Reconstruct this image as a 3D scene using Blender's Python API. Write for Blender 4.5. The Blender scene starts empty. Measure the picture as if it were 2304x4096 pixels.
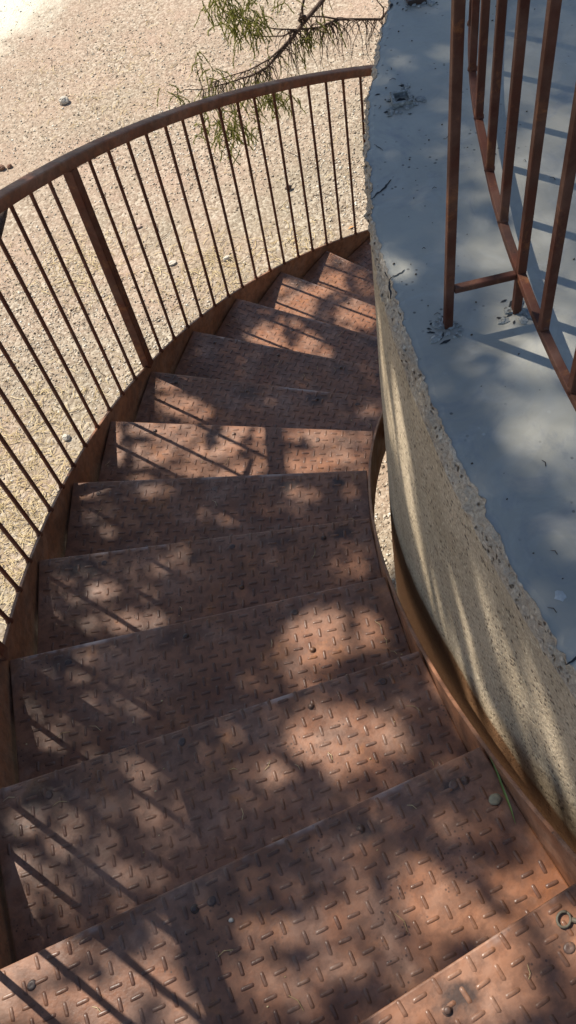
import bpy, math, random
import numpy as np
from mathutils import Vector, Matrix
rng = np.random.default_rng(7)
random.seed(7)
sc = bpy.context.scene
COL = sc.collection
PI = math.pi
R_ = math.radians

# ---------------------------------------------------------------- measures
RISE, DTH = 0.18, 0.10741          # riser height, turn per tread
R_IN, R_OUT = 2.752, 3.781         # tread ends
R_RAIL = 3.790                     # outer plate / balusters
PLATE_TOP = 0.039                  # outer plate top above the nosing line
RAIL_H = 0.989                     # baluster length
DPS, PA = 0.03324, 1.25305         # baluster spacing and phase
R_DRUM, Z_TOP, Z_G = 2.684, 0.340, -3.6
SUN_AZ, SUN_EL = R_(118), R_(52)
S = np.array([math.cos(SUN_EL)*math.cos(SUN_AZ), math.cos(SUN_EL)*math.sin(SUN_AZ), math.sin(SUN_EL)])
E1 = np.array([-math.sin(SUN_AZ), math.cos(SUN_AZ), 0.0])
E2 = np.cross(S, E1)

def cyl(r, th, z):                 # th = angle of descent round the tower
    a = PI - th
    return Vector((r*math.cos(a), r*math.sin(a), z))
def line_z(th):                    # height of the nosing line
    return -th/DTH*RISE

# ---------------------------------------------------------------- helpers
def make_mesh(name, verts, faces, mats, smooth=False, midx=None):
    me = bpy.data.meshes.new(name)
    me.from_pydata([tuple(v) for v in verts], [], [tuple(f) for f in faces])
    for m in (mats if isinstance(mats, (list, tuple)) else [mats]):
        me.materials.append(m)
    if smooth:
        me.polygons.foreach_set('use_smooth', [True]*len(me.polygons))
    if midx is not None:
        me.polygons.foreach_set('material_index', list(midx))
    me.update()
    return me

def np_mesh(name, V, F, mat, smooth=False):
    """big mesh from arrays: V (n,3), F (m,k)"""
    me = bpy.data.meshes.new(name)
    V = np.asarray(V, dtype=np.float32); F = np.asarray(F, dtype=np.int32)
    k = F.shape[1]
    me.vertices.add(len(V)); me.vertices.foreach_set('co', V.ravel())
    me.loops.add(F.size); me.loops.foreach_set('vertex_index', F.ravel())
    me.polygons.add(len(F)); me.polygons.foreach_set('loop_start', np.arange(0, F.size, k, dtype=np.int32))
    me.materials.append(mat)
    if smooth:
        me.polygons.foreach_set('use_smooth', np.ones(len(F), dtype=bool))
    me.update(calc_edges=True)
    return me

def link(name, me, parent=None, loc=None, rotz=None):
    o = bpy.data.objects.new(name, me)
    COL.objects.link(o)
    if parent is not None: o.parent = parent
    if loc is not None: o.location = loc
    if rotz is not None: o.rotation_euler = (0, 0, rotz)
    return o

def tag(o, label=None, cat=None, group=None, kind=None):
    if label: o['label'] = label
    if cat: o['category'] = cat
    if group: o['group'] = group
    if kind: o['kind'] = kind
    return o

def thing(name, label, cat, loc=(0, 0, 0), rotz=0, group=None):
    o = link(name, None, None, loc, rotz)
    return tag(o, label, cat, group)

class MB:
    def __init__(s): s.v = []; s.f = []
    def add(s, v, f):
        n = len(s.v); s.v += [tuple(x) for x in v]; s.f += [tuple(i+n for i in q) for q in f]; return s
    def tube(s, pts, rad, n=8, cap=True, flat=None):
        pts = [Vector(p) for p in pts]
        if not hasattr(rad, '__len__'): rad = [rad]*len(pts)
        V = []; F = []
        t0 = (pts[1]-pts[0]).normalized()
        up = Vector((0, 0, 1)) if abs(t0.z) < .9 else Vector((1, 0, 0))
        nrm = (up - t0*up.dot(t0)).normalized()
        for i, p in enumerate(pts):
            t = (pts[min(i+1, len(pts)-1)] - pts[max(i-1, 0)]).normalized()
            nrm = (nrm - t*nrm.dot(t)).normalized(); b = t.cross(nrm)
            for j in range(n):
                a = 2*PI*j/n
                V.append(p + nrm*math.cos(a)*rad[i] + b*math.sin(a)*rad[i])
        for i in range(len(pts)-1):
            for j in range(n):
                k = (j+1) % n
                F.append((i*n+j, i*n+k, (i+1)*n+k, (i+1)*n+j))
        if cap:
            F.append(tuple(range(n-1, -1, -1))); F.append(tuple((len(pts)-1)*n+j for j in range(n)))
        return s.add(V, F)
    def lathe(s, prof, c=(0, 0, 0), n=10, sx=1, sy=1, axis='z'):
        V = []; F = []
        for r, z in prof:
            for j in range(n):
                a = 2*PI*j/n
                V.append((c[0]+r*math.cos(a)*sx, c[1]+r*math.sin(a)*sy, c[2]+z))
        for i in range(len(prof)-1):
            for j in range(n):
                k = (j+1) % n
                F.append((i*n+j, i*n+k, (i+1)*n+k, (i+1)*n+j))
        F.append(tuple(range(n-1, -1, -1))); F.append(tuple((len(prof)-1)*n+j for j in range(n)))
        return s.add(V, F)
    def bevbox(s, c, h, b, rotz=0):      # chamfered box
        cx, cy, cz = c; hx, hy, hz = h
        ca, sa = math.cos(rotz), math.sin(rotz)
        V = []; lay = [(-hz, b), (-hz+b, 0), (hz-b, 0), (hz, b)]
        for z, i in lay:
            q = i if i else 0
            pts = [(hx-q, hy-b), (hx-b, hy-q), (-hx+b, hy-q), (-hx+q, hy-b), (-hx+q, -hy+b), (-hx+b, -hy+q), (hx-b, -hy+q), (hx-q, -hy+b)]
            for x, y in pts: V.append((cx+x*ca-y*sa, cy+x*sa+y*ca, cz+z))
        F = []
        for i in range(3):
            for j in range(8):
                k = (j+1) % 8
                F.append((i*8+j, i*8+k, (i+1)*8+k, (i+1)*8+j))
        F.append(tuple(range(7, -1, -1))); F.append(tuple(24+j for j in range(8)))
        return s.add(V, F)
    def rock(s, c, r, seed, sq=(1, 1, .7), n=6, m=5, rough=.25):
        rg = random.Random(seed); V = []; F = []
        V.append((c[0], c[1], c[2]-r*sq[2]))
        for i in range(1, m):
            ph = -PI/2 + PI*i/m
            for j in range(n):
                a = 2*PI*(j+.5*(i % 2))/n
                q = r*(1+rg.uniform(-rough, rough))
                V.append((c[0]+q*sq[0]*math.cos(ph)*math.cos(a), c[1]+q*sq[1]*math.cos(ph)*math.sin(a), c[2]+q*sq[2]*math.sin(ph)))
        V.append((c[0], c[1], c[2]+r*sq[2]*(1+rg.uniform(-rough, rough)*.5)))
        for j in range(n): F.append((0, 1+(j+1) % n, 1+j))
        for i in range(m-2):
            for j in range(n):
                k = (j+1) % n; F.append((1+i*n+j, 1+i*n+k, 1+(i+1)*n+k, 1+(i+1)*n+j))
        L = len(V)-1
        for j in range(n): F.append((L, 1+(m-2)*n+j, 1+(m-2)*n+(j+1) % n))
        return s.add(V, F)
    def build(s, name, mat, parent=None, smooth=True, loc=None, rotz=None):
        return link(name, make_mesh(name, s.v, s.f, mat, smooth), parent, loc, rotz)

# ---------------------------------------------------------------- materials
class NT:
    def __init__(s, name):
        s.m = bpy.data.materials.new(name); s.m.use_nodes = True
        s.t = s.m.node_tree; s.n = s.t.nodes; s.n.clear()
        s.out = s.n.new('ShaderNodeOutputMaterial')
        s.b = s.n.new('ShaderNodeBsdfPrincipled')
        s.t.links.new(s.b.outputs[0], s.out.inputs[0])
    def L(s, a, b): s.t.links.new(a, b)
    def node(s, typ, **kw):
        n = s.n.new('ShaderNode'+typ)
        for k, v in kw.items(): setattr(n, k, v)
        return n
    def geo(s): return s.node('NewGeometry').outputs['Position']
    def noise(s, vec, scale, detail=4, rough=.55, dist=0):
        n = s.node('TexNoise'); n.inputs['Scale'].default_value = scale; n.inputs['Detail'].default_value = detail
        n.inputs['Roughness'].default_value = rough; n.inputs['Distortion'].default_value = dist
        if vec is not None: s.L(vec, n.inputs['Vector'])
        return n.outputs['Fac']
    def voro(s, vec, scale, feat='F1', out='Distance', rnd=1):
        n = s.node('TexVoronoi', feature=feat); n.inputs['Scale'].default_value = scale; n.inputs['Randomness'].default_value = rnd
        if vec is not None: s.L(vec, n.inputs['Vector'])
        return n.outputs[out]
    def ramp(s, fac, stops, interp='LINEAR'):
        n = s.node('ValToRGB'); cr = n.color_ramp; cr.interpolation = interp
        while len(cr.elements) < len(stops): cr.elements.new(.5)
        for e, (p, c) in zip(cr.elements, stops):
            e.position = p; e.color = (c, c, c, 1) if not hasattr(c, '__len__') else (*c, 1)
        s.L(fac, n.inputs[0]); return n.outputs[0]
    def mix(s, fac, a, b, mode='MIX'):
        n = s.node('Mix', data_type='RGBA', blend_type=mode)
        for sock, v in ((n.inputs[0], fac), (n.inputs[6], a), (n.inputs[7], b)):
            if hasattr(v, 'is_linked'): s.L(v, sock)
            elif hasattr(v, '__len__'): sock.default_value = (*v, 1)
            else: sock.default_value = v if sock.type == 'VALUE' else (v, v, v, 1)
        return n.outputs[2]
    def math(s, op, a, b=None, c=None):
        n = s.node('Math', operation=op)
        for i, v in enumerate((a, b, c)):
            if v is None: continue
            if hasattr(v, 'is_linked'): s.L(v, n.inputs[i])
            else: n.inputs[i].default_value = v
        return n.outputs[0]
    def scale(s, vec, xyz, loc=(0, 0, 0), rot=(0, 0, 0)):
        n = s.node('Mapping'); n.inputs['Scale'].default_value = xyz; n.inputs['Location'].default_value = loc; n.inputs['Rotation'].default_value = rot
        s.L(vec, n.inputs[0]); return n.outputs[0]
    def bump(s, h, strength=.3, dist=.01, prev=None):
        n = s.node('Bump'); n.inputs['Strength'].default_value = strength; n.inputs['Distance'].default_value = dist
        s.L(h, n.inputs['Height'])
        if prev is not None: s.L(prev, n.inputs['Normal'])
        return n.outputs[0]
    def fin(s, col, rough=.6, normal=None, spec=.5, **kw):
        for key, v in (('Base Color', col), ('Roughness', rough), ('Specular IOR Level', spec)):
            i = s.b.inputs[key]
            if hasattr(v, 'is_linked'): s.L(v, i)
            elif hasattr(v, '__len__'): i.default_value = (*v, 1)
            else: i.default_value = v
        if normal is not None: s.L(normal, s.b.inputs['Normal'])
        for k, v in kw.items(): s.b.inputs[k.replace('_', ' ')].default_value = v
        return s.m

# ---------------------------------------------------------------- settings
SUN, SKY, EXPOSURE = 5.0, 0.105, 0.53
GAPSCALE, NLEAF = 1.27, 430000
DT_A, DT_B, DT_C, DT_D = Vector((-3.42, 2.22, -.42)), Vector((-3.13, 2.29, -.20)), Vector((-3.045, 2.372, -.150)), Vector((-2.985, 2.45, -.13))

def steel(name, base=((.20,.082,.040),(.325,.155,.086)), tread=False, rough=(.42,.64), spec=.38, bloom=.6):
    t = NT(name); P = t.geo()
    n1 = t.noise(P, 3.2, 5, .6); n2 = t.noise(P, 34, 4, .65); n3 = t.noise(P, 160, 2, .6)
    col = t.mix(t.ramp(n1, [(.34, 0), (.66, 1)]), base[0], base[1])
    # purple-grey weathered bloom and orange rust bloom
    col = t.mix(t.math('MULTIPLY', t.ramp(t.noise(P, 7.5, 6, .62, .4), [(.47, 0), (.66, 1)]), bloom), col, (.315, .198, .142))
    col = t.mix(t.math('MULTIPLY', t.ramp(t.noise(P, 11, 6, .7, .8), [(.56, 0), (.70, 1)]), .55), col, (.38, .155, .05))
    col = t.mix(t.math('MULTIPLY', t.ramp(n2, [(.40, 1), (.56, 0)]), .42), col, (.075, .034, .020))
    col = t.mix(t.math('MULTIPLY', t.ramp(t.noise(P, 4.3, 6, .72, 1.5), [(.50, 0), (.64, 1)]), .42), col, (.085, .044, .028))
    # pits
    pit = t.ramp(t.voro(P, 95, 'F1'), [(.0, 1), (.16, 1), (.24, 0)])
    pm = t.ramp(t.noise(P, 9, 3), [(.55, 0), (.62, 1)])
    pit = t.math('MULTIPLY', pit, pm)
    col = t.mix(t.math('MULTIPLY', pit, .7), col, (.035, .02, .016))
    h = t.math('ADD', t.math('MULTIPLY', n2, .6), t.math('MULTIPLY', n3, .4))
    r = t.ramp(t.noise(P, 14, 5, .7), [(.3, rough[0]-.06), (.7, rough[1]+.06)])
    if tread:
        tc = t.node('TexCoord').outputs['Object']
        wob = t.noise(P, 22, 4, .6)
        tot = None
        for (bx, rad) in ((-.42, .045), (-.24, .06), (.06, .075), (.385, .085)):
            d = t.node('VectorMath', operation='DISTANCE')
            t.L(t.scale(tc, (1, 1.6, 1)), d.inputs[0]); d.inputs[1].default_value = (bx, .045*1.6, 0)
            e = t.math('SUBTRACT', d.outputs['Value'], t.math('MULTIPLY', t.math('SUBTRACT', wob, .5), .16))
            m = t.ramp(t.math('DIVIDE', e, rad), [(.25, 1), (1.0, 0)])
            tot = m if tot is None else t.math('MAXIMUM', tot, m)
        sel = t.ramp(t.noise(P, 3.1, 2), [(.42, .18), (.60, .85)])
        col = t.mix(t.math('MULTIPLY', tot, sel), col, (.033, .025, .022))
        # foot-worn middle, greyer and shinier
        sx = t.node('SeparateXYZ'); t.L(tc, sx.inputs[0])
        # burnished nosing
        ed = t.ramp(sx.outputs['Y'], [(.0, 1), (.007, .8), (.013, 0)])
        worn = t.math('MULTIPLY', ed, t.ramp(t.noise(P, 5, 4, .7), [(.54, 0), (.66, .8)]))
        col = t.mix(worn, col, (.46, .38, .34))
        r = t.math('SUBTRACT', r, t.math('MULTIPLY', t.ramp(t.noise(P, 2.2, 3), [(.4, 0), (.7, 1)]), .10))
        lf = t.noise(P, 4, 2)
        nb = t.bump(lf, .25, .03)
        nrm = t.bump(h, .22, .004, nb)
    else:
        nrm = t.bump(h, .25, .004)
    return t.fin(col, r, nrm, spec)

M_steel = steel('rusty_painted_steel')
M_tread = steel('rusty_checker_plate', tread=True, rough=(.36, .58))
M_rail = steel('rusty_rail_steel', ((.05,.014,.008),(.10,.030,.015)), rough=(.6, .8), spec=.25, bloom=.25)
M_handrail = steel('rusty_handrail', ((.18,.058,.029),(.27,.100,.050)), rough=(.5, .7), spec=.35, bloom=.4)
M_bar = steel('rusty_baluster', ((.095,.028,.015),(.16,.052,.027)), rough=(.6, .8), spec=.25, bloom=.3)
M_lug = steel('worn_lug_steel', ((.10,.048,.032),(.25,.118,.064)), rough=(.30, .45))
M_bolt = steel('dark_bolt_steel', ((.05,.035,.03),(.09,.06,.05)), rough=(.35, .5))

def mat_floor():
    t = NT('smooth_blue_grey_concrete'); P = t.geo()
    a = t.noise(P, 2.3, 5, .6, .5); b = t.noise(P, 8, 6, .65, 1.2); c = t.noise(P, 60, 3, .6)
    col = t.mix(t.ramp(a, [(.36, 0), (.64, 1)]), (.275, .265, .225), (.365, .35, .29))
    col = t.mix(t.math('MULTIPLY', t.ramp(b, [(.48, 0), (.70, 1)]), .6), col, (.38, .375, .34))
    col = t.mix(t.math('MULTIPLY', t.ramp(t.noise(P, 5.5, 5, .7, 2.0), [(.52, 0), (.72, 1)]), .6), col, (.17, .185, .205))
    st = t.scale(P, (3, 14, 1), rot=(0, 0, .7))
    col = t.mix(t.math('MULTIPLY', t.ramp(t.noise(st, 6, 5, .7), [(.52, 0), (.7, 1)]), .3), col, (.29, .29, .27))
    vo = t.voro(P, 55, 'F1'); mk = t.ramp(t.noise(P, 6, 3, .7), [(.52, 0), (.60, 1)])
    sp = t.math('MULTIPLY', t.ramp(vo, [(.10, 1), (.20, 0)]), mk)
    col = t.mix(t.math('MULTIPLY', sp, .8), col, (.035, .034, .034))
    vo2 = t.voro(t.scale(P, (1, 1, 1), (3.3, 1.2, 0)), 32, 'F1'); mk2 = t.ramp(t.noise(P, 4.4, 3, .7), [(.57, 0), (.64, 1)])
    col = t.mix(t.math('MULTIPLY', t.math('MULTIPLY', t.ramp(vo2, [(.07, 1), (.14, 0)]), mk2), .7), col, (.45, .44, .40))
    h = t.math('SUBTRACT', t.math('ADD', t.math('MULTIPLY', b, .5), t.math('MULTIPLY', c, .25)), sp)
    return t.fin(col, t.ramp(b, [(.3, .38), (.7, .58)]), t.bump(h, .28, .006), .5)

def mat_wall(name, lo, hi, fleck=.75, bumpd=.006, stair_shade=False):
    t = NT(name); P = t.geo()
    a = t.noise(P, 4, 5, .65); g = t.noise(P, 150, 3, .7); g2 = t.noise(P, 45, 4, .65)
    col = t.mix(t.ramp(a, [(.35, 0), (.65, 1)]), lo, hi)
    col = t.mix(t.math('MULTIPLY', t.ramp(g, [(.40, 1), (.56, 0)]), .45), col, tuple(c*.5 for c in lo))
    vo = t.voro(P, 85, 'F1'); mk = t.ramp(t.noise(P, 22, 3, .7), [(.44, 0), (.52, 1)])
    sp = t.math('MULTIPLY', t.ramp(vo, [(.18, 1), (.36, 0)]), mk)
    col = t.mix(t.math('MULTIPLY', sp, fleck), col, (.07, .052, .036))
    vl = t.ramp(t.voro(t.scale(P, (1, 1, 1), (5, 2, 1)), 70, 'F1'), [(.12, 1), (.30, 0)])
    col = t.mix(t.math('MULTIPLY', vl, .45), col, tuple(min(.8, c*1.55) for c in hi))
    if stair_shade:      # stair's shadow with its brown bounce light, painted into the wall colour
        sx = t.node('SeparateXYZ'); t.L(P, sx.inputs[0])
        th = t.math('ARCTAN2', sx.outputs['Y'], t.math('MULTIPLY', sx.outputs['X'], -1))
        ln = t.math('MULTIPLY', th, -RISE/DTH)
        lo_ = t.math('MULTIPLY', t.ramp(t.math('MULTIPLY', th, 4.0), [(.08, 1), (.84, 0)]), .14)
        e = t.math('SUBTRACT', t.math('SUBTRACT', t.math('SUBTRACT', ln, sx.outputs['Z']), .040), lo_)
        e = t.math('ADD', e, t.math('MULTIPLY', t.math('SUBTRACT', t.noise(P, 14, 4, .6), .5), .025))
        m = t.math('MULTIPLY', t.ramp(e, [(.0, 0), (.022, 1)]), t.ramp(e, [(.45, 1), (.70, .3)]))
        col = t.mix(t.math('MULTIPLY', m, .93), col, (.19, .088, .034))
    h = t.math('SUBTRACT', t.math('ADD', t.math('MULTIPLY', g, .5), g2), t.math('MULTIPLY', sp, .8))
    return t.fin(col, .9, t.bump(h, .6, bumpd), .25)
M_floor = mat_floor()
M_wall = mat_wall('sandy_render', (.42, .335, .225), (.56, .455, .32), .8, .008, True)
M_rough = mat_wall('broken_concrete', (.36, .31, .245), (.52, .46, .37), .9, .014)
M_grout = mat_wall('grout', (.26, .265, .25), (.42, .42, .39), .5, .01)

def mat_ground():
    t = NT('gravelly_sand'); P = t.geo()
    a = t.noise(P, .55, 5, .6); b = t.noise(P, 2.6, 5, .65); c = t.noise(P, 22, 4, .7); f = t.noise(P, 90, 3, .7)
    col = t.mix(t.ramp(a, [(.38, 0), (.62, 1)]), (.32, .255, .18), (.43, .295, .215))
    col = t.mix(t.math('MULTIPLY', t.ramp(b, [(.45, 0), (.66, 1)]), .55), col, (.27, .225, .16))
    sxyz = t.node('SeparateXYZ'); t.L(P, sxyz.inputs[0])
    rad = t.math('SQRT', t.math('ADD', t.math('POWER', sxyz.outputs['X'], 2), t.math('POWER', sxyz.outputs['Y'], 2)))
    rad = t.math('ADD', rad, t.math('MULTIPLY', t.math('SUBTRACT', t.noise(P, 1.1, 4, .6), .5), 5))
    col = t.mix(t.math('MULTIPLY', t.ramp(t.math('DIVIDE', rad, 12), [(.46, 0), (.72, 1)]), .55), col, (.46, .32, .235))
    vc = t.node('TexVoronoi'); vc.inputs['Scale'].default_value = 46; t.L(P, vc.inputs['Vector'])
    sx = t.node('SeparateColor'); t.L(vc.outputs['Color'], sx.inputs[0])
    st = t.ramp(sx.outputs[0], [(.0, (.17, .13, .09)), (.35, (.30, .25, .18)), (.7, (.46, .395, .295)), (1, (.62, .56, .44))])
    col = t.mix(t.math('MULTIPLY', t.ramp(t.noise(P, 1.7, 4, .6), [(.32, .15), (.6, .8)]), .75), col, st)
    col = t.mix(t.math('MULTIPLY', t.ramp(c, [(.36, 1), (.50, 0)]), .45), col, (.15, .11, .075))
    # pale lime patch far up the yard
    d = t.node('VectorMath', operation='DISTANCE'); t.L(P, d.inputs[0]); d.inputs[1].default_value = (-2.6, 12.2, Z_G)
    e = t.math('ADD', d.outputs['Value'], t.math('MULTIPLY', t.math('SUBTRACT', t.noise(P, 3, 5, .7), .5), 1.3))
    col = t.mix(t.ramp(t.math('DIVIDE', e, 4.0), [(.44, 1), (.60, 0)]), col, (.66, .61, .48))
    h = t.math('ADD', t.math('MULTIPLY', t.voro(P, 46, 'F1'), -.8), t.math('ADD', c, t.math('MULTIPLY', f, .5)))
    return t.fin(col, .95, t.bump(h, .55, .012), .15)
M_ground = mat_ground()

def island_mat(name, stops, rough=.8, extra=None):
    t = NT(name); g = t.node('NewGeometry')
    col = t.ramp(g.outputs['Random Per Island'], stops)
    n = t.noise(g.outputs['Position'], 40, 3)
    col = t.mix(t.math('MULTIPLY', t.ramp(n, [(.4, 0), (.7, 1)]), .3), col, tuple(.6*c for c in stops[0][1]))
    return t.fin(col, rough, None, .3)
M_chip = island_mat('gravel_chips', [(0, (.20, .145, .10)), (.25, (.36, .29, .21)), (.6, (.54, .46, .35)), (.85, (.68, .61, .49)), (1, (.78, .73, .63))], .9)
M_straw = island_mat('dry_straw', [(0, (.40, .29, .13)), (.5, (.56, .43, .22)), (1, (.68, .55, .33))], .8)
M_leaf = island_mat('shade_leaf', [(0, (.035, .055, .018)), (.5, (.06, .085, .03)), (1, (.10, .12, .045))], .55)
M_needle = island_mat('yellow_green_needle', [(0, (.12, .14, .03)), (.4, (.27, .28, .06)), (.8, (.42, .41, .11)), (1, (.50, .44, .18))], .6)
def translucent(m, f):
    t = m.node_tree; b = next(n for n in t.nodes if n.type == 'BSDF_PRINCIPLED'); o = next(n for n in t.nodes if n.type == 'OUTPUT_MATERIAL')
    tr_ = t.nodes.new('ShaderNodeBsdfTranslucent'); mx = t.nodes.new('ShaderNodeMixShader'); mx.inputs[0].default_value = f
    t.links.new(b.inputs['Base Color'].links[0].from_socket, tr_.inputs[0])
    t.links.new(b.outputs[0], mx.inputs[1]); t.links.new(tr_.outputs[0], mx.inputs[2]); t.links.new(mx.outputs[0], o.inputs[0])
translucent(M_needle, .55)
def mat_bark(name, a, b):
    t = NT(name); P = t.geo()
    n = t.noise(t.scale(P, (1, 1, .35)), 28, 5, .7)
    return t.fin(t.mix(t.ramp(n, [(.35, 0), (.65, 1)]), a, b), .85, t.bump(n, .6, .01), .3)
M_bark = mat_bark('grey_brown_bark', (.06, .04, .03), (.16, .12, .09))
M_twig = mat_bark('dark_twig_bark', (.05, .03, .022), (.12, .08, .055))
def plain(name, col, rough=.7, sc_=60, spec=.4):
    t = NT(name); P = t.geo(); n = t.noise(P, sc_, 4, .65)
    return t.fin(t.mix(t.ramp(n, [(.3, 0), (.7, 1)]), tuple(c*.7 for c in col), tuple(min(1, c*1.15) for c in col)), rough, t.bump(n, .3, .003), spec)
M_white_stone = plain('white_stone', (.58, .52, .42), .85)
M_pink_stone = plain('pinkish_stone', (.52, .38, .30), .85)
M_brown_stone = plain('brown_stone', (.22, .12, .075), .85)
M_grey_stone = plain('grey_green_pebble', (.24, .22, .15), .7)
M_dark = plain('dark_seed_pod', (.06, .035, .022), .7)
M_crack = plain('dark_crack', (.03, .03, .032), .95)  # near-black colour of the cracks and chipped holes
M_splash = plain('white_splash', (.38, .39, .375), .8)
M_grass = plain('green_grass_blade', (.22, .30, .07), .5, 30)
M_orange = plain('orange_dry_leaf', (.50, .24, .08), .7)
M_verdigris = plain('verdigris_metal', (.10, .085, .06), .6)

# ---------------------------------------------------------------- ground
g = MB(); g.add([(-300, -300, Z_G), (300, -300, Z_G), (300, 300, Z_G), (-300, 300, Z_G)], [(0, 1, 2, 3)])
tag(g.build('ground', M_ground, smooth=False), kind='structure')

def chips(name, n, box, smin, smax, mat, keep, seed):
    r = np.random.default_rng(seed)
    P = np.column_stack([r.uniform(box[0], box[1], n), r.uniform(box[2], box[3], n)])
    P = P[keep(P, r)]; n = len(P)
    s = smin*(smax/smin)**(r.random(n)**2.2)
    yaw = r.uniform(0, 2*PI, n); el = r.uniform(.35, 1, n); fl = r.uniform(.25, .6, n)
    base = np.array([(1, 0, 0), (0, 1, 0), (-1, 0, 0), (0, -1, 0), (0, 0, 1), (0, 0, -1)], float)
    V = np.repeat(base[None], n, 0)*(1+r.uniform(-.3, .3, (n, 6, 3))) + r.uniform(-.22, .22, (n, 6, 3))
    V[..., 0] *= s[:, None]; V[..., 1] *= (s*el)[:, None]; V[..., 2] *= (s*fl)[:, None]
    # tip a little
    tl = r.uniform(-.5, .5, n); c, q = np.cos(tl), np.sin(tl)
    x = V[..., 0]*c[:, None]-V[..., 2]*q[:, None]; z = V[..., 0]*q[:, None]+V[..., 2]*c[:, None]
    c, q = np.cos(yaw), np.sin(yaw)
    X = x*c[:, None]-V[..., 1]*q[:, None]+P[:, 0, None]; Y = x*q[:, None]+V[..., 1]*c[:, None]+P[:, 1, None]
    Z = z + Z_G + (s*fl*.45)[:, None]
    V = np.stack([X, Y, Z], -1).reshape(-1, 3)
    f = np.array([(0, 1, 4), (1, 2, 4), (2, 3, 4), (3, 0, 4), (1, 0, 5), (2, 1, 5), (3, 2, 5), (0, 3, 5)])
    F = (f[None] + 6*np.arange(n)[:, None, None]).reshape(-1, 3)
    return link(name, np_mesh(name, V, F, mat))
def lump(P, a, b, c):      # cheap smooth blotches
    return np.sin(P[:, 0]*a+1.3)*np.sin(P[:, 1]*b+.4)+.6*np.sin(P[:, 0]*c+P[:, 1]*c*.8)+.4*np.sin(P[:, 0]*c*2.3-P[:, 1]*c*1.7+2)
def keep_gravel(P, r):
    rad = np.hypot(P[:, 0], P[:, 1])
    d = np.clip(1.12-(rad-5)/5.2, .10, 1)*np.where(P[:, 0] < -4.9+.34*(P[:, 1]-3.3), .12, 1)
    d *= np.clip(.62+.55*lump(P, 1.9, 2.3, 1.4), .10, 1)
    return (rad > 2.75) & (r.random(len(P)) < d)
tag(chips('gravel', 340000, (-6.5, 3.5, 1.8, 13.5), .0052, .0175, M_chip, keep_gravel, 3), kind='stuff', label='pale crushed gravel strewn over the sandy ground')

# dry straw lying in the gravel
def straw(n, seed):
    r = random.Random(seed); V = []; F = []
    spots = [(-4.05, 3.75, .35), (-3.75, 4.1, .35), (-3.9, 4.5, .3), (-1.55, 5.5, .22), (-2.5, 6.3, .25), (-3.3, 4.9, .3), (-.9, 5.2, .25), (-1.3, 8.6, .5)]
    for i in range(n):
        if r.random() < .78:
            q = spots[min(int(r.random()**1.5*len(spots)), len(spots)-1)]; x, y = r.gauss(q[0], q[2]), r.gauss(q[1], q[2])
        else: x, y = r.uniform(-5, 2), r.uniform(3, 11)
        if math.hypot(x, y) < 2.8: continue
        L = r.uniform(.04, .16); a = r.uniform(0, 2*PI); w = r.uniform(.0012, .0026); k = r.uniform(-2.2, 2.2); hz = r.uniform(.003, .03)
        n0 = len(V); m = 5
        for j in range(m):
            u = j/(m-1)
            z = Z_G+.004+hz*math.sin(PI*u)
            V += [(x-math.sin(a)*w, y+math.cos(a)*w, z), (x+math.sin(a)*w, y-math.cos(a)*w, z+.001)]
            x += math.cos(a)*L/m; y += math.sin(a)*L/m; a += k/m
        for j in range(m-1): F.append((n0+2*j, n0+2*j+1, n0+2*j+3, n0+2*j+2))
    return V, F
V, F = straw(3600, 11)
tag(link('dry_grass', make_mesh('dry_grass', V, F, M_straw)), kind='stuff', label='dry yellow straw lying curled on the gravel')

# single stones and litter on the ground
def stone(name, label, cat, x, y, r, mat, seed, sq=(1, .8, .65)):
    b = MB().rock((0, 0, r*sq[2]*.7), r, seed, sq, 8, 6, .16)
    o = b.build(name, mat, None, False, (x, y, Z_G)); tag(o, label, cat, 'stones lying on the gravel'); return o
stone('stone', 'white rounded stone alone on bare earth above the curved handrail', 'stone', -1.762, 8.67, .062, M_white_stone, 1)
stone('stone', 'white jagged stone on the gravel, right of the wide railing post', 'stone', -1.41, 5.557, .042, M_white_stone, 2, (1, .55, .5))
stone('stone', 'cream flat stone on the gravel just right of the wide railing post', 'stone', -1.822, 5.805, .04, M_white_stone, 3, (1, .7, .35))
stone('stone', 'white round pebble on the gravel close beside the outer steel plate of the stair', 'stone', -3.299, 4.562, .03, M_white_stone, 4, (1, 1, .8))
stone('stone', 'reddish brown stone above the handrail at the left edge, left one of a pair', 'stone', -2.668, 8.058, .04, M_brown_stone, 5)
stone('stone', 'reddish brown stone above the handrail at the left edge, right one of a pair', 'stone', -2.59, 8.035, .03, M_brown_stone, 6)
stone('stone', 'pinkish flat stone lying between balusters near the top of the wide railing post', 'stone', -1.88, 6.42, .032, M_pink_stone, 8, (1, .7, .4))
o = MB().add([(-.03, 0, .004), (0, .014, .012), (.035, 0, .006), (0, -.014, .016), (0, 0, .002)], [(0, 3, 1), (1, 3, 2), (0, 1, 4), (4, 1, 2)]).build('dry_leaf', M_orange, None, False, (-.361, 5.249, Z_G)); tag(o, 'small orange dry leaf on gravel beside the last balusters at the tower', 'leaf')
pod = MB()
pod.rock((0, 0, .022), .024, 21, (1.5, .9, .9), 8, 6, .15); pod.tube([(.03, 0, .025), (.055, .012, .03), (.075, .03, .022)], [.004, .003, .002], 5)
o = pod.build('seed_pod', M_dark, None, True, (-.55, 6.024, Z_G)); tag(o, 'dark brown seed pod on the gravel seen between the middle balusters', 'seed pod')
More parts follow.
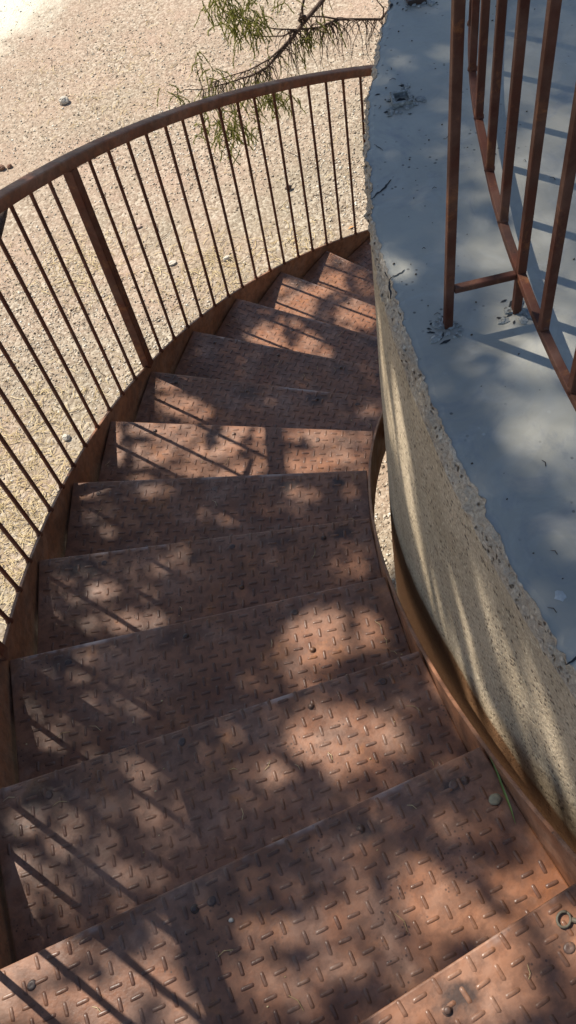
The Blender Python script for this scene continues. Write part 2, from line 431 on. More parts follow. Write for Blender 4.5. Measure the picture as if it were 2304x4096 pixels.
def litter():
    b = MB(); r = random.Random(5)
    for i in range(150):
        x, y = r.uniform(-4.8, 1.8), r.uniform(2.6, 11)
        if math.hypot(x, y) < 3: continue
        a = r.uniform(0, PI); L = r.uniform(.04, .16)
        pts = [(x+math.cos(a+.3*r.uniform(-1, 1)*u)*L*u, y+math.sin(a+.3*r.uniform(-1, 1)*u)*L*u, Z_G+.006+.006*r.random()) for u in (0, .5, 1)]
        b.tube(pts, [.0028, .0024, .0015], 5)
    return b
tag(litter().build('twig_litter', M_twig), kind='stuff', label='thin dry twigs scattered over the gravel')

# ---------------------------------------------------------------- round concrete tower
from mathutils import noise as mn
def nz(x, y, z=0.0): return mn.noise((x, y, z))
RIM = [(-40, 2.690), (0, 2.690), (3.7, 2.694), (4.5, 2.690), (6.6, 2.682), (7.7, 2.683), (8.9, 2.684), (10.6, 2.678), (11.7, 2.671), (13.6, 2.666), (15.5, 2.674), (18.6, 2.672), (21.5, 2.676), (24.1, 2.684), (27.7, 2.685), (31.8, 2.684), (36.9, 2.682), (42.3, 2.682), (60, 2.684)]
def rtop(td):
    xs, ys = zip(*RIM); r = float(np.interp(td, xs, ys))
    th = td*PI/180*2.7
    return r + .008*nz(th*9, .3) + .008*nz(th*26, 1.7) + .006*nz(th*75, 5.1) - .005
def rwall(td, z):
    r = float(np.interp(td, [-180, 0, 15, 26, 180], [2.676, 2.675, 2.679, 2.686, 2.686]))
    th = td*PI/180*2.7
    return r - .012*max(0, -(z+.3))/1.5 + .003*nz(th*1.6, z*2.2, 3) + .0012*nz(th*9, z*9, 7)
TH = list(np.arange(-38, 70, .055)) + list(np.arange(70, 322, 3.0))
zrows = [('rim', 0), ('b', .004), ('b', .010), ('b', .018), ('b', .027), ('b', .037), ('b', .048), ('b', .058), ('b', .070), ('b', .084), ('b', .098), ('b', .112)] + [('w', z) for z in (.128, .155, .20, .28, .38, .5, .65, .85, 1.1, 1.5, 2.0, 2.7, 3.5, -Z_G+Z_TOP+.05)]
V = []; F = []; MI = []
nT = len(TH); nR = len(zrows)
for td in TH:
    th = td*PI/180; s_ = th*2.7
    rt = rtop(td); bulge = .010 if td > 24 else .006
    edge = .082 + .03*nz(s_*5, 9.) + .018*nz(s_*19, 4.)
    for kind, d in zrows:
        z = Z_TOP-d
        if kind == 'rim': r = rt; z = Z_TOP
        elif kind == 'b':
            u = min(1, d/edge); rw = rwall(td, z)
            r = rt + (rw+bulge*(1-u)-rt)*min(1, u*1.6)**.6
            am = math.sin(PI*min(1, u*.9+.1))
            r += am*(.011*nz(s_*14, d*60, 2)+.010*nz(s_*38, d*90, 6)+.007*nz(s_*95, d*160, 8)-.003)
            z += .004*nz(s_*40, d*80, 11)*am
        else: r = rwall(td, z)
        a = PI-th
        V.append((r*math.cos(a), r*math.sin(a), z))
for i in range(nT):
    j = (i+1) % nT
    for k in range(nR-1):
        F.append((i*nR+k, i*nR+k+1, j*nR+k+1, j*nR+k)); MI.append(1 if k < 9 else 0)
tower = thing('concrete_tower', 'round sandy concrete tower with a smooth blue-grey top and a broken rim', 'tower', (0, 0, Z_G))
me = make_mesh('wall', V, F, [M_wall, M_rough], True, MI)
for p_ in me.polygons:
    if p_.material_index == 1: p_.use_smooth = True
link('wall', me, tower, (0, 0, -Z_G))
# floor: fine outer ring so the edge follows the break, coarse towards the middle
V = []; F = []
rings = [0, .012, .04, .12, .35, .9, 1.7]
for td in TH:
    a = PI-td*PI/180; rt = rtop(td)
    for q in rings:
        r = rt-q
        V.append((r*math.cos(a), r*math.sin(a), Z_TOP+.0005-(.0018 if q == 0 else 0)))
nQ = len(rings)
for i in range(nT):
    j = (i+1) % nT
    for k in range(nQ-1): F.append((i*nQ+k, j*nQ+k, j*nQ+k+1, i*nQ+k+1))
c0 = len(V); V.append((0, 0, Z_TOP+.0005))
for i in range(nT): F.append((i*nQ+nQ-1, ((i+1) % nT)*nQ+nQ-1, c0))
fl = make_mesh('floor', V, F, M_floor)
link('floor', fl, tower, (0, 0, -Z_G))
def ribbon(pts, w, z):
    r = random.Random(int(abs(pts[0][0])*1e4)); P2 = []
    for i in range(len(pts)-1):
        for u in (0, .33, .66):
            P2.append((pts[i][0]+(pts[i+1][0]-pts[i][0])*u+r.uniform(-.0015, .0015), pts[i][1]+(pts[i+1][1]-pts[i][1])*u+r.uniform(-.0015, .0015)))
    P2.append(pts[-1]); V = []; F = []; n = len(P2)
    for i, q in enumerate(P2):
        a, b = P2[max(0, i-1)], P2[min(n-1, i+1)]; d = math.hypot(b[0]-a[0], b[1]-a[1]) or 1
        nx, ny = -(b[1]-a[1])/d, (b[0]-a[0])/d; ww = w*(.35+.65*math.sin(PI*min(1, (i+.6)/n)))*r.uniform(.7, 1.3)/2
        V += [(q[0]+nx*ww, q[1]+ny*ww, z), (q[0]-nx*ww, q[1]-ny*ww, z)]
    for i in range(n-1): F.append((2*i, 2*i+1, 2*i+3, 2*i+2))
    return V, F
CR = [[(-2.386, 1.223), (-2.371, 1.228), (-2.355, 1.231), (-2.338, 1.24), (-2.322, 1.248)], [(-2.479, 1.005), (-2.471, 1.008), (-2.46, 1.008), (-2.448, 1.008), (-2.441, 1.011)], [(-2.479, 1.005), (-2.486, .995), (-2.492, .98), (-2.504, .961)], [(-2.475, 1.028), (-2.478, 1.012)], [(-2.29, 1.369), (-2.287, 1.354), (-2.286, 1.338)], [(-2.655, .218), (-2.664, .219), (-2.68, .217)]]
for c, w in zip(CR, (.0042, .003, .004, .002, .0018, .003)):
    V, F = ribbon(c, w, Z_TOP+.0018-Z_G); link('crack', make_mesh('crack', V, F, M_crack), tower)
def blob(x, y, r, mat, name, seed, h=.0015):
    rg = random.Random(seed); n = 14; V = [(x, y, Z_TOP-Z_G+h+.0008)]; F = []
    for j in range(n):
        a = 2*PI*j/n; q = r*rg.uniform(.75, 1.2); V.append((x+q*math.cos(a), y+q*math.sin(a), Z_TOP-Z_G+h*.6))
    for j in range(n): F.append((0, 1+j, 1+(j+1) % n))
    return link(name, make_mesh(name, V, F, mat), tower)
blob(-2.621, .308, .009, M_splash, 'splash_mark', 3)
# broken-up grout round the railing feet and round the stubs of two cut posts
def grout(x, y, seed, n, r0, r1, parent, dark=True):
    rg = random.Random(seed); b = MB()
    for i in range(n):
        a = rg.uniform(0, 2*PI); q = rg.uniform(r0, r1); s_ = rg.uniform(.004, .011)
        MB().rock((0, 0, 0), s_, seed*50+i, (1.3, .8, .45), 6, 4, .3).build('broken_grout', M_grout, parent, False, (x+q*math.cos(a), y+q*math.sin(a), Z_TOP-Z_G+.002), a)
    for i in range(max(6, n//2)):
        a = rg.uniform(0, 2*PI); q = rg.uniform(r0*1.1, r1*1.15); s_ = rg.uniform(.003, .0065); a2 = rg.uniform(0, PI); P2 = []
        for j in range(9):
            t_ = 2*PI*j/9; P2.append((s_*1.7*math.cos(t_)*rg.uniform(.5, 1.3), s_*.6*math.sin(t_)*rg.uniform(.4, 1.4), 0))
        MB().add(P2, [tuple(range(9))]).build('spall_hole', M_crack, parent, False, (x+q*math.cos(a), y+q*math.sin(a), Z_TOP-Z_G+.0014+.00005*i), a2)
FEET = [(-2.455, .844), (-2.335, .805)]
for i, (x, y) in enumerate(FEET): grout(x-.004, y-.004, 31+i, 16, .010, .032, tower)
for i, (x, y) in enumerate([(-2.163, 1.459), (-1.919, 1.779)]):
    grout(x, y, 41+i, 14, .022, .055, tower)
    a = PI-R_(34)+.2; b = MB()
    for k in range(4):                 # hollow square stub, sawn off just above the floor
        ang = a+k*PI/2; b.bevbox((x+.019*math.cos(ang), y+.019*math.sin(ang), Z_TOP-Z_G+.006), (.0035, .0225 if k % 2 else .0155, .007), .0008, ang)
    b.build('post_stub', M_grout if i == 0 else M_bolt, tower, False)
    blob(x, y, .012, M_crack, 'stub_hole', 60+i, .001)

def specks(n, seed):
    b = MB(); r = random.Random(seed)
    for i in range(n):
        td = r.uniform(-5, 60); q = 2.66-abs(r.gauss(0, .30)); P = cyl(q, R_(td), Z_TOP+.0022)
        if r.random() < .8: b.rock((P.x, P.y, P.z), r.uniform(.0010, .0028), i+900, (1, .7, .5), 5, 3, .3)
        else:
            a = r.uniform(0, PI); L = r.uniform(.006, .016); b.tube([(P.x, P.y, P.z), (P.x+L*math.cos(a)*.5, P.y+L*math.sin(a)*.5, P.z+.002), (P.x+L*math.cos(a+.4), P.y+L*math.sin(a+.4), P.z)], [.0007, .0008, .0004], 4)
    return b
tag(specks(190, 77).build('leaf_litter', M_dark), kind='stuff', label='dark crumbs and bits of leaf scattered on the tower top')

# ---------------------------------------------------------------- the stair
stair = thing('spiral_staircase', 'rusty brown steel spiral staircase winding down round the concrete tower', 'staircase', (0, 0, Z_G))
def plate(r0, r1, top, depth, t0, t1, step=.02, extra_top=None):
    b = MB(); n = int((t1-t0)/step)+1; V = []; F = []
    bev = .0015
    for i in range(n):
        th = t0+(t1-t0)*i/(n-1); z = line_z(th)+top-Z_G; zb = max(z-depth, .002)
        zt = max(z, zb+.02)
        for r, zz in ((r0, zb), (r0, zt-bev), (r0+bev, zt), (r1-bev, zt), (r1, zt-bev), (r1, zb)):
            p = cyl(r, th, zz); V.append(p)
    for i in range(n-1):
        for j in range(6):
            k = (j+1) % 6; F.append((i*6+j, i*6+k, (i+1)*6+k, (i+1)*6+j))
    F.append(tuple(range(5, -1, -1))); F.append(tuple((n-1)*6+j for j in range(6)))
    return b.add(V, F)
T_END = 20*DTH
plate(R_OUT+.003, R_OUT+.013, PLATE_TOP, .30, -.26, T_END+.08).build('outer_stringer', M_steel, stair, False)
plate(2.739, 2.747, -.006, .26, -.26, T_END+.06).build('inner_stringer', M_steel, stair, False)

RM = (R_IN+R_OUT)/2
def tread_mesh(seed, name='tread', delta=DTH+.024):
    rg = random.Random(seed); V = []; F = []
    cd, sd = math.cos(delta), math.sin(delta)
    poly = [(R_IN-RM, 0), (R_OUT-RM, 0), (R_OUT*cd-RM, R_OUT*sd), (R_IN*cd-RM, R_IN*sd)]
    def inset(d):
        out = []; n = 4
        for i in range(n):
            p0, p1, p2 = Vector(poly[i-1]), Vector(poly[i]), Vector(poly[(i+1) % n])
            e1, e2 = (p1-p0).normalized(), (p2-p1).normalized()
            n1, n2 = Vector((-e1.y, e1.x)), Vector((-e2.y, e2.x))
            bis = (n1+n2).normalized(); out.append(p1+bis*d/max(.3, bis.dot(n1)))
        return out
    for d, z in ((.0035, 0), (.001, -.001), (0, -.0035), (0, -.007)):
        V += [(p.x, p.y, z) for p in inset(d)]
    F.append((0, 1, 2, 3))
    for r in range(3):
        for j in range(4):
            k = (j+1) % 4; F.append((r*4+k, r*4+j, (r+1)*4+j, (r+1)*4+k))
    F.append((15, 14, 13, 12))
    # folded lips: nosing, both ends
    b = MB(); hw = (R_OUT-R_IN)/2
    b.bevbox((0, .0032, -.0275), (hw-.004, .003, .020), .0008)
    for i, j in ((0, 3), (1, 2)):
        a, c = Vector(poly[i]), Vector(poly[j]); m = (a+c)/2; L = (c-a).length; ang = math.atan2(c.y-a.y, c.x-a.x)
        off = .005 if i == 0 else -.005
        b.bevbox((m.x+off, m.y, -.030), (L/2-.008, .003, .022), .0008, ang)
    n0 = len(V); V += b.v; F += [tuple(q+n0 for q in f) for f in b.f]
    # raised lugs, alternate ones turned a quarter
    LUG = []; p = .0315; ox, oy = rg.uniform(-.008, .008), rg.uniform(-.006, .006)
    out = [(1, .40), (.84, .92), (.3, 1), (-.3, 1), (-.84, .92), (-1, .40), (-1, -.40), (-.84, -.92), (0, -1), (.84, -.92)]
    for i in range(-16, 17):
        for j in range(0, 16):
            x, y = i*p+ox, j*p+.018+oy
            u = y/max(1e-6, sd*R_OUT)
            if y > (x+RM)*math.tan(delta)-.010: continue
            r = math.hypot(x+RM, y)
            if r < R_IN+.016 or x > hw-.016-.19*y*.6 - y*y*.1: continue
            if rg.random() < .03: continue
            w = rg.uniform(.75, 1.05)
            lx, ly, hz = .0132, .0040, .0023*w; LF0 = len(F)
            if (i+j) % 2: ang = PI/2
            else: ang = 0
            ang += rg.uniform(-.05, .05)
            ca, sa = math.cos(ang), math.sin(ang); n0 = len(V)
            for k, (q, z) in enumerate(((1, .0001), (.86, hz*.75), (.62, hz))):
                for a, c in out:
                    X, Y = a*lx*(q if k else 1), c*ly*(q*q if k else 1)
                    V.append((x+X*ca-Y*sa, y+X*sa+Y*ca, z))
            for k in range(2):
                for m in range(10):
                    m2 = (m+1) % 10; F.append((n0+k*10+m, n0+k*10+m2, n0+(k+1)*10+m2, n0+(k+1)*10+m))
            F.append(tuple(n0+20+m for m in range(10)))
            LUG += list(range(LF0, len(F)))
    mi = [0]*len(F)
    for q in LUG: mi[q] = 1
    me = make_mesh(name, V, F, [M_tread, M_lug], False, mi)
    sm = [len(f.vertices) in (4, 10) and f.index > 30 for f in me.polygons]
    me.polygons.foreach_set('use_smooth', sm)
    return me
bolt_b = MB().lathe([(.0085, -.001), (.0085, .0010), (.0060, .0012), (.0062, .003), (.0052, .0056), (.0026, .007)], n=12)
bolt_me = make_mesh('bolt', bolt_b.v, bolt_b.f, M_bolt, True)
scar_b = MB().lathe([(.009, -.001), (.008, .0012), (.005, .0022), (.002, .0012)], n=11, sx=1.2)
scar_me = make_mesh('bolt', scar_b.v, scar_b.f, M_bolt, True)
BOLTS = {0: [(2.84, .07, 1), (3.05, .05, 0)], 1: [(3.03, .046, 0), (2.834, .044, 1), (2.810, .046, 0), (3.37, .05, 0), (3.336, .05, 1), (3.69, .05, 1)], 2: [(3.027, .046, 0), (2.855, .043, 1), (3.644, .05, 1), (3.329, .03, 1)], 3: [(3.62, .045, 1), (3.30, .045, 0), (3.006, .045, 1), (2.98, .16, 0)], 4: [(3.174, .04, 1), (2.896, .05, 0), (3.15, .18, 0), (3.57, .04, 1)], 5: [(3.268, .05, 1), (3.68, .05, 1)], 6: [(2.953, .05, 1), (3.277, .04, 0), (3.59, .04, 0)], 9: [(3.41, .1, 1)]}
for k in range(-2, 20):
    th = k*DTH; a = PI-th
    c = cyl(RM, th, -k*RISE-Z_G)
    if k == -2: me = tread_mesh(100, 'landing', .26)
    else: me = tread_mesh(50+k)
    t_ = link('landing' if k == -2 else 'tread', me, stair, c, a)
    bl = BOLTS.get(k, [(2.86, .045, 1), (3.03, .045, 0), (3.33, .045, 0), (3.65, .045, 0)])
    for (r, yb, kind) in bl:
        link('bolt', scar_me if kind else bolt_me, t_, (r-RM, yb, .0002), random.uniform(0, 3))
# outer railing
h0 = RAIL_H+.008
bb = MB().lathe([(.0115, 0), (.0098, .006), (.0072, .016), (.0068, .03), (.0068, h0-.03), (.0072, h0-.014), (.0098, h0-.005), (.012, h0)], n=10)
bal_me = make_mesh('baluster', bb.v, bb.f, M_bar, True)
pb = MB().bevbox((0, 0, h0/2), (.020, .020, h0/2), .003)
post_me = make_mesh('railing_post', pb.v, pb.f, M_bar)
for n in range(-26, 44):
    th = PA-n*DPS
    if th < -.19 or th > T_END-.03: continue
    post = n in (15, 28, 41) or n == -25
    o = link('railing_post' if post else 'baluster', post_me if post else bal_me, stair, cyl(R_RAIL, th, line_z(th)+PLATE_TOP-.004-Z_G), PI-th)
    if not post: o.rotation_euler = (random.gauss(0, .0022), random.gauss(0, .0022), random.uniform(0, 6))
def sweep_rail(r, zf, t0, t1, hw, hh, ch, n=120):
    sec = []
    for cx, cy, a0 in ((hw-ch, hh-ch, 0), (-hw+ch, hh-ch, 90), (-hw+ch, -hh+ch, 180), (hw-ch, -hh+ch, 270)):
        for q in range(4): a = R_(a0+30*q); sec.append((cx+ch*math.cos(a), cy+ch*math.sin(a)))
    V = []; F = []; m = len(sec)
    for i in range(n):
        th = t0+(t1-t0)*i/(n-1)
        for x, z in sec: V.append(cyl(r(th)+x, th, zf(th)+z))
    for i in range(n-1):
        for j in range(m):
            k = (j+1) % m; F.append((i*m+j, (i+1)*m+j, (i+1)*m+k, i*m+k))
    F.append(tuple(range(m))); F.append(tuple((n-1)*m+j for j in range(m-1, -1, -1)))
    return MB().add(V, F)
sweep_rail(lambda t: R_RAIL, lambda t: line_z(t)+PLATE_TOP+RAIL_H+.0225-Z_G, -.25, T_END, .0235, .0225, .007).build('handrail', M_handrail, stair, True)
# brackets tying the inner plate to the tower
for th in (.75, 1.2, 1.65, 2.0):
    z = line_z(th)-.20-Z_G; P = cyl(2.712, th, z)
    MB().bevbox((0, 0, 0), (.0265, .03, .03), .003).build('wall_bracket', M_steel, stair, False, P, PI-th)

# small things lying on the treads
def on(name, b, mat, label, cat, loc, rotz=0, smooth=True):
    o = b.build(name, mat, None, smooth, loc, rotz); return tag(o, label, cat, 'pebbles on the treads' if cat == 'pebble' else None)
on('pebble', MB().rock((0, 0, .003), .0055, 71, (1, .8, .6), 6, 4, .2), M_white_stone, 'tiny white pebble on the tread second from the bottom of the photo', 'pebble', (-3.305, .261, -.18), 0, False)
on('pebble', MB().rock((0, 0, .004), .012, 72, (1.1, .95, .35), 9, 5, .08), M_grey_stone, 'flat grey-green pebble beside the grass blade at the inner tread end', 'pebble', (-2.772, .198, -.18))
on('pebble', MB().rock((0, 0, .003), .0045, 73, (1, 1, .7), 6, 4, .15), M_white_stone, 'tiny white pebble on a far sunlit tread below', 'pebble', (-1.886, 2.971, -1.8), 0, False)
gb = MB(); gp = [(-2.735, .268), (-2.741, .235), (-2.750, .200), (-2.757, .17), (-2.766, .142)]; V = []; F = []
for i, (x, y) in enumerate(gp):
    w = (.0004, .0018, .0023, .0018, .0003)[i]; z = -.18+(.012, .011, .009, .007, .004)[i]
    V += [(x-w, y, z), (x, y, z-.0015), (x+w, y, z)]
for i in range(4):
    F += [(3*i, 3*i+1, 3*i+4, 3*i+3), (3*i+1, 3*i+2, 3*i+5, 3*i+4)]
tag(gb.add(V, F).build('grass_blade', M_grass), 'green blade of grass lying along the inner end of a tread', 'grass blade')
rb = MB(); ring = [(.012*math.cos(2*PI*i/14), .010*math.sin(2*PI*i/14), .004) for i in range(15)]
rb.tube(ring, .0024, 6); rb.tube([(.006, -.010, .003), (.010, -.022, .003), (.008, -.030, .003)], [.004, .005, .003], 6)
on('metal_ring', rb, M_verdigris, 'small greenish metal ring lying on the nearest tread', 'ring', (-2.823, -.034, .0), .5)

def tread_crumbs(n, seed):
    b = MB(); r = random.Random(seed)
    for i in range(n):
        k = r.randint(-1, 11); u = r.random()**.6; th = k*DTH-DTH*u*.97
        q = r.uniform(R_IN+.03, R_OUT-.03) if r.random() < .6 else r.choice((R_IN+.02+abs(r.gauss(0, .05)), R_OUT-.02-abs(r.gauss(0, .07))))
        P = cyl(q, th, -k*RISE+.0012)
        if r.random() < .6: b.rock((P.x, P.y, P.z), r.uniform(.0012, .0030), i+2000, (1, .7, .6), 5, 3, .3)
        else:
            a = r.uniform(0, PI); L = r.uniform(.015, .04); b.tube([(P.x, P.y, P.z), (P.x+L*math.cos(a)*.5, P.y+L*math.sin(a)*.5, P.z+.003), (P.x+L*math.cos(a+.3), P.y+L*math.sin(a+.3), P.z)], [.0006, .0007, .0004], 4)
    return b
tag(tread_crumbs(260, 5).build('needle_litter', M_straw, None, False), kind='stuff', label='dry needles and grit lying on the treads')

# ---------------------------------------------------------------- guard rail on top of the tower
guard = thing('guard_rail', 'rusty square-bar guard rail with upright bars standing on the tower top', 'guard rail', (-2.42, .83, Z_TOP))
G0 = Vector((-2.42, .83, Z_TOP))
gr = lambda t: float(np.interp(math.degrees(t), [0, 12.3, 19, 27, 37, 60], [2.500, 2.488, 2.470, 2.457, 2.461, 2.47]))
def gcyl(th, z): return cyl(gr(th), th, z)-G0
B2 = .0075
def gsweep(z, hw): 
    b = sweep_rail(gr, lambda t: z, R_(-34), R_(66), hw, hw, .0016, 90); b.v = [tuple(Vector(v)-G0) for v in b.v]; return b
gsweep(Z_TOP+.09, B2).build('bottom_rail', M_rail, guard, False)
gsweep(Z_TOP+1.02, .012).build('top_rail', M_rail, guard, False)
FT = Vector((-2.455, .844, 0)); FC = Vector((-2.335, .805, 0)); dirv = (FT-FC).normalized(); ang = math.atan2(dirv.y, dirv.x)
def bar(name, p, q, hw, parent=guard):
    d = q-p; L = d.length; m = (p+q)/2
    if abs(d.z) > .5*L: b = MB().bevbox((0, 0, 0), (hw, hw, L/2), .0015)
    else: b = MB().bevbox((0, 0, 0), (L/2, hw, hw), .0015)
    return b.build(name, M_rail, parent, False, m-G0, ang)
z0 = Z_TOP-.01
bar('end_post', FT+Vector((0, 0, z0)), FT+Vector((0, 0, Z_TOP+1.02)), B2)
cp = cyl(gr(R_(18.98)), R_(18.98), 0)
bar('corner_post', cp+Vector((0, 0, z0)), cp+Vector((0, 0, Z_TOP+1.015)), B2)
bar('return_rail', cp+dirv*.0085+Vector((0, 0, Z_TOP+.09)), FT-dirv*.0085+Vector((0, 0, Z_TOP+.09)), B2-.001)
bar('return_top_rail', cp+dirv*.013+Vector((0, 0, Z_TOP+1.02)), FT+Vector((0, 0, Z_TOP+1.0205)), .0105)
gb_me = MB().bevbox((0, 0, 0), (B2, B2, .465), .0015)
gbar_me = make_mesh('upright_bar', gb_me.v, gb_me.f, M_rail)
for td in [-33, -29.5, -26, -22.5, -19, -15.6, -12.3, -9, -5.9, -2.8, .3, 3.4, 6.5, 9.6, 12.75, 15.88, 22.05, 25.4, 29.1, 32.85, 36.7, 40.3, 43.8, 47.3, 50.8, 54.3, 58, 62]:
    th = R_(td); link('upright_bar', gbar_me, guard, gcyl(th, Z_TOP+.09+.005+.465), PI-th)
    wb = MB().lathe([(.0105, -.004), (.0098, .003), (.0078, .007)], n=8)
    if td == -33: weld_me = make_mesh('weld', wb.v, wb.f, M_rail, True)
    link('weld', weld_me, guard, gcyl(th, Z_TOP+.09+.008), PI-th)

# ---------------------------------------------------------------- trees
def leaf_quads(P, L, W, r, dirs=None, droop=0.0):
    n = len(P)
    d = r.normal(size=(n, 3)) if dirs is None else dirs+r.normal(size=(n, 3))*.35
    d[:, 2] -= droop; d /= np.linalg.norm(d, axis=1)[:, None]
    q = r.normal(size=(n, 3)); w = np.cross(d, q); w /= np.linalg.norm(w, axis=1)[:, None]
    l = (L*r.uniform(.6, 1.2, n))[:, None]; w = w*(W*r.uniform(.7, 1.2, n))[:, None]
    V = np.stack([P-d*l*.5, P+w*.5-d*l*.05, P+d*l*.5, P-w*.5-d*l*.05], 1).reshape(-1, 3)
    F = np.arange(4*n).reshape(-1, 4)
    return V, F

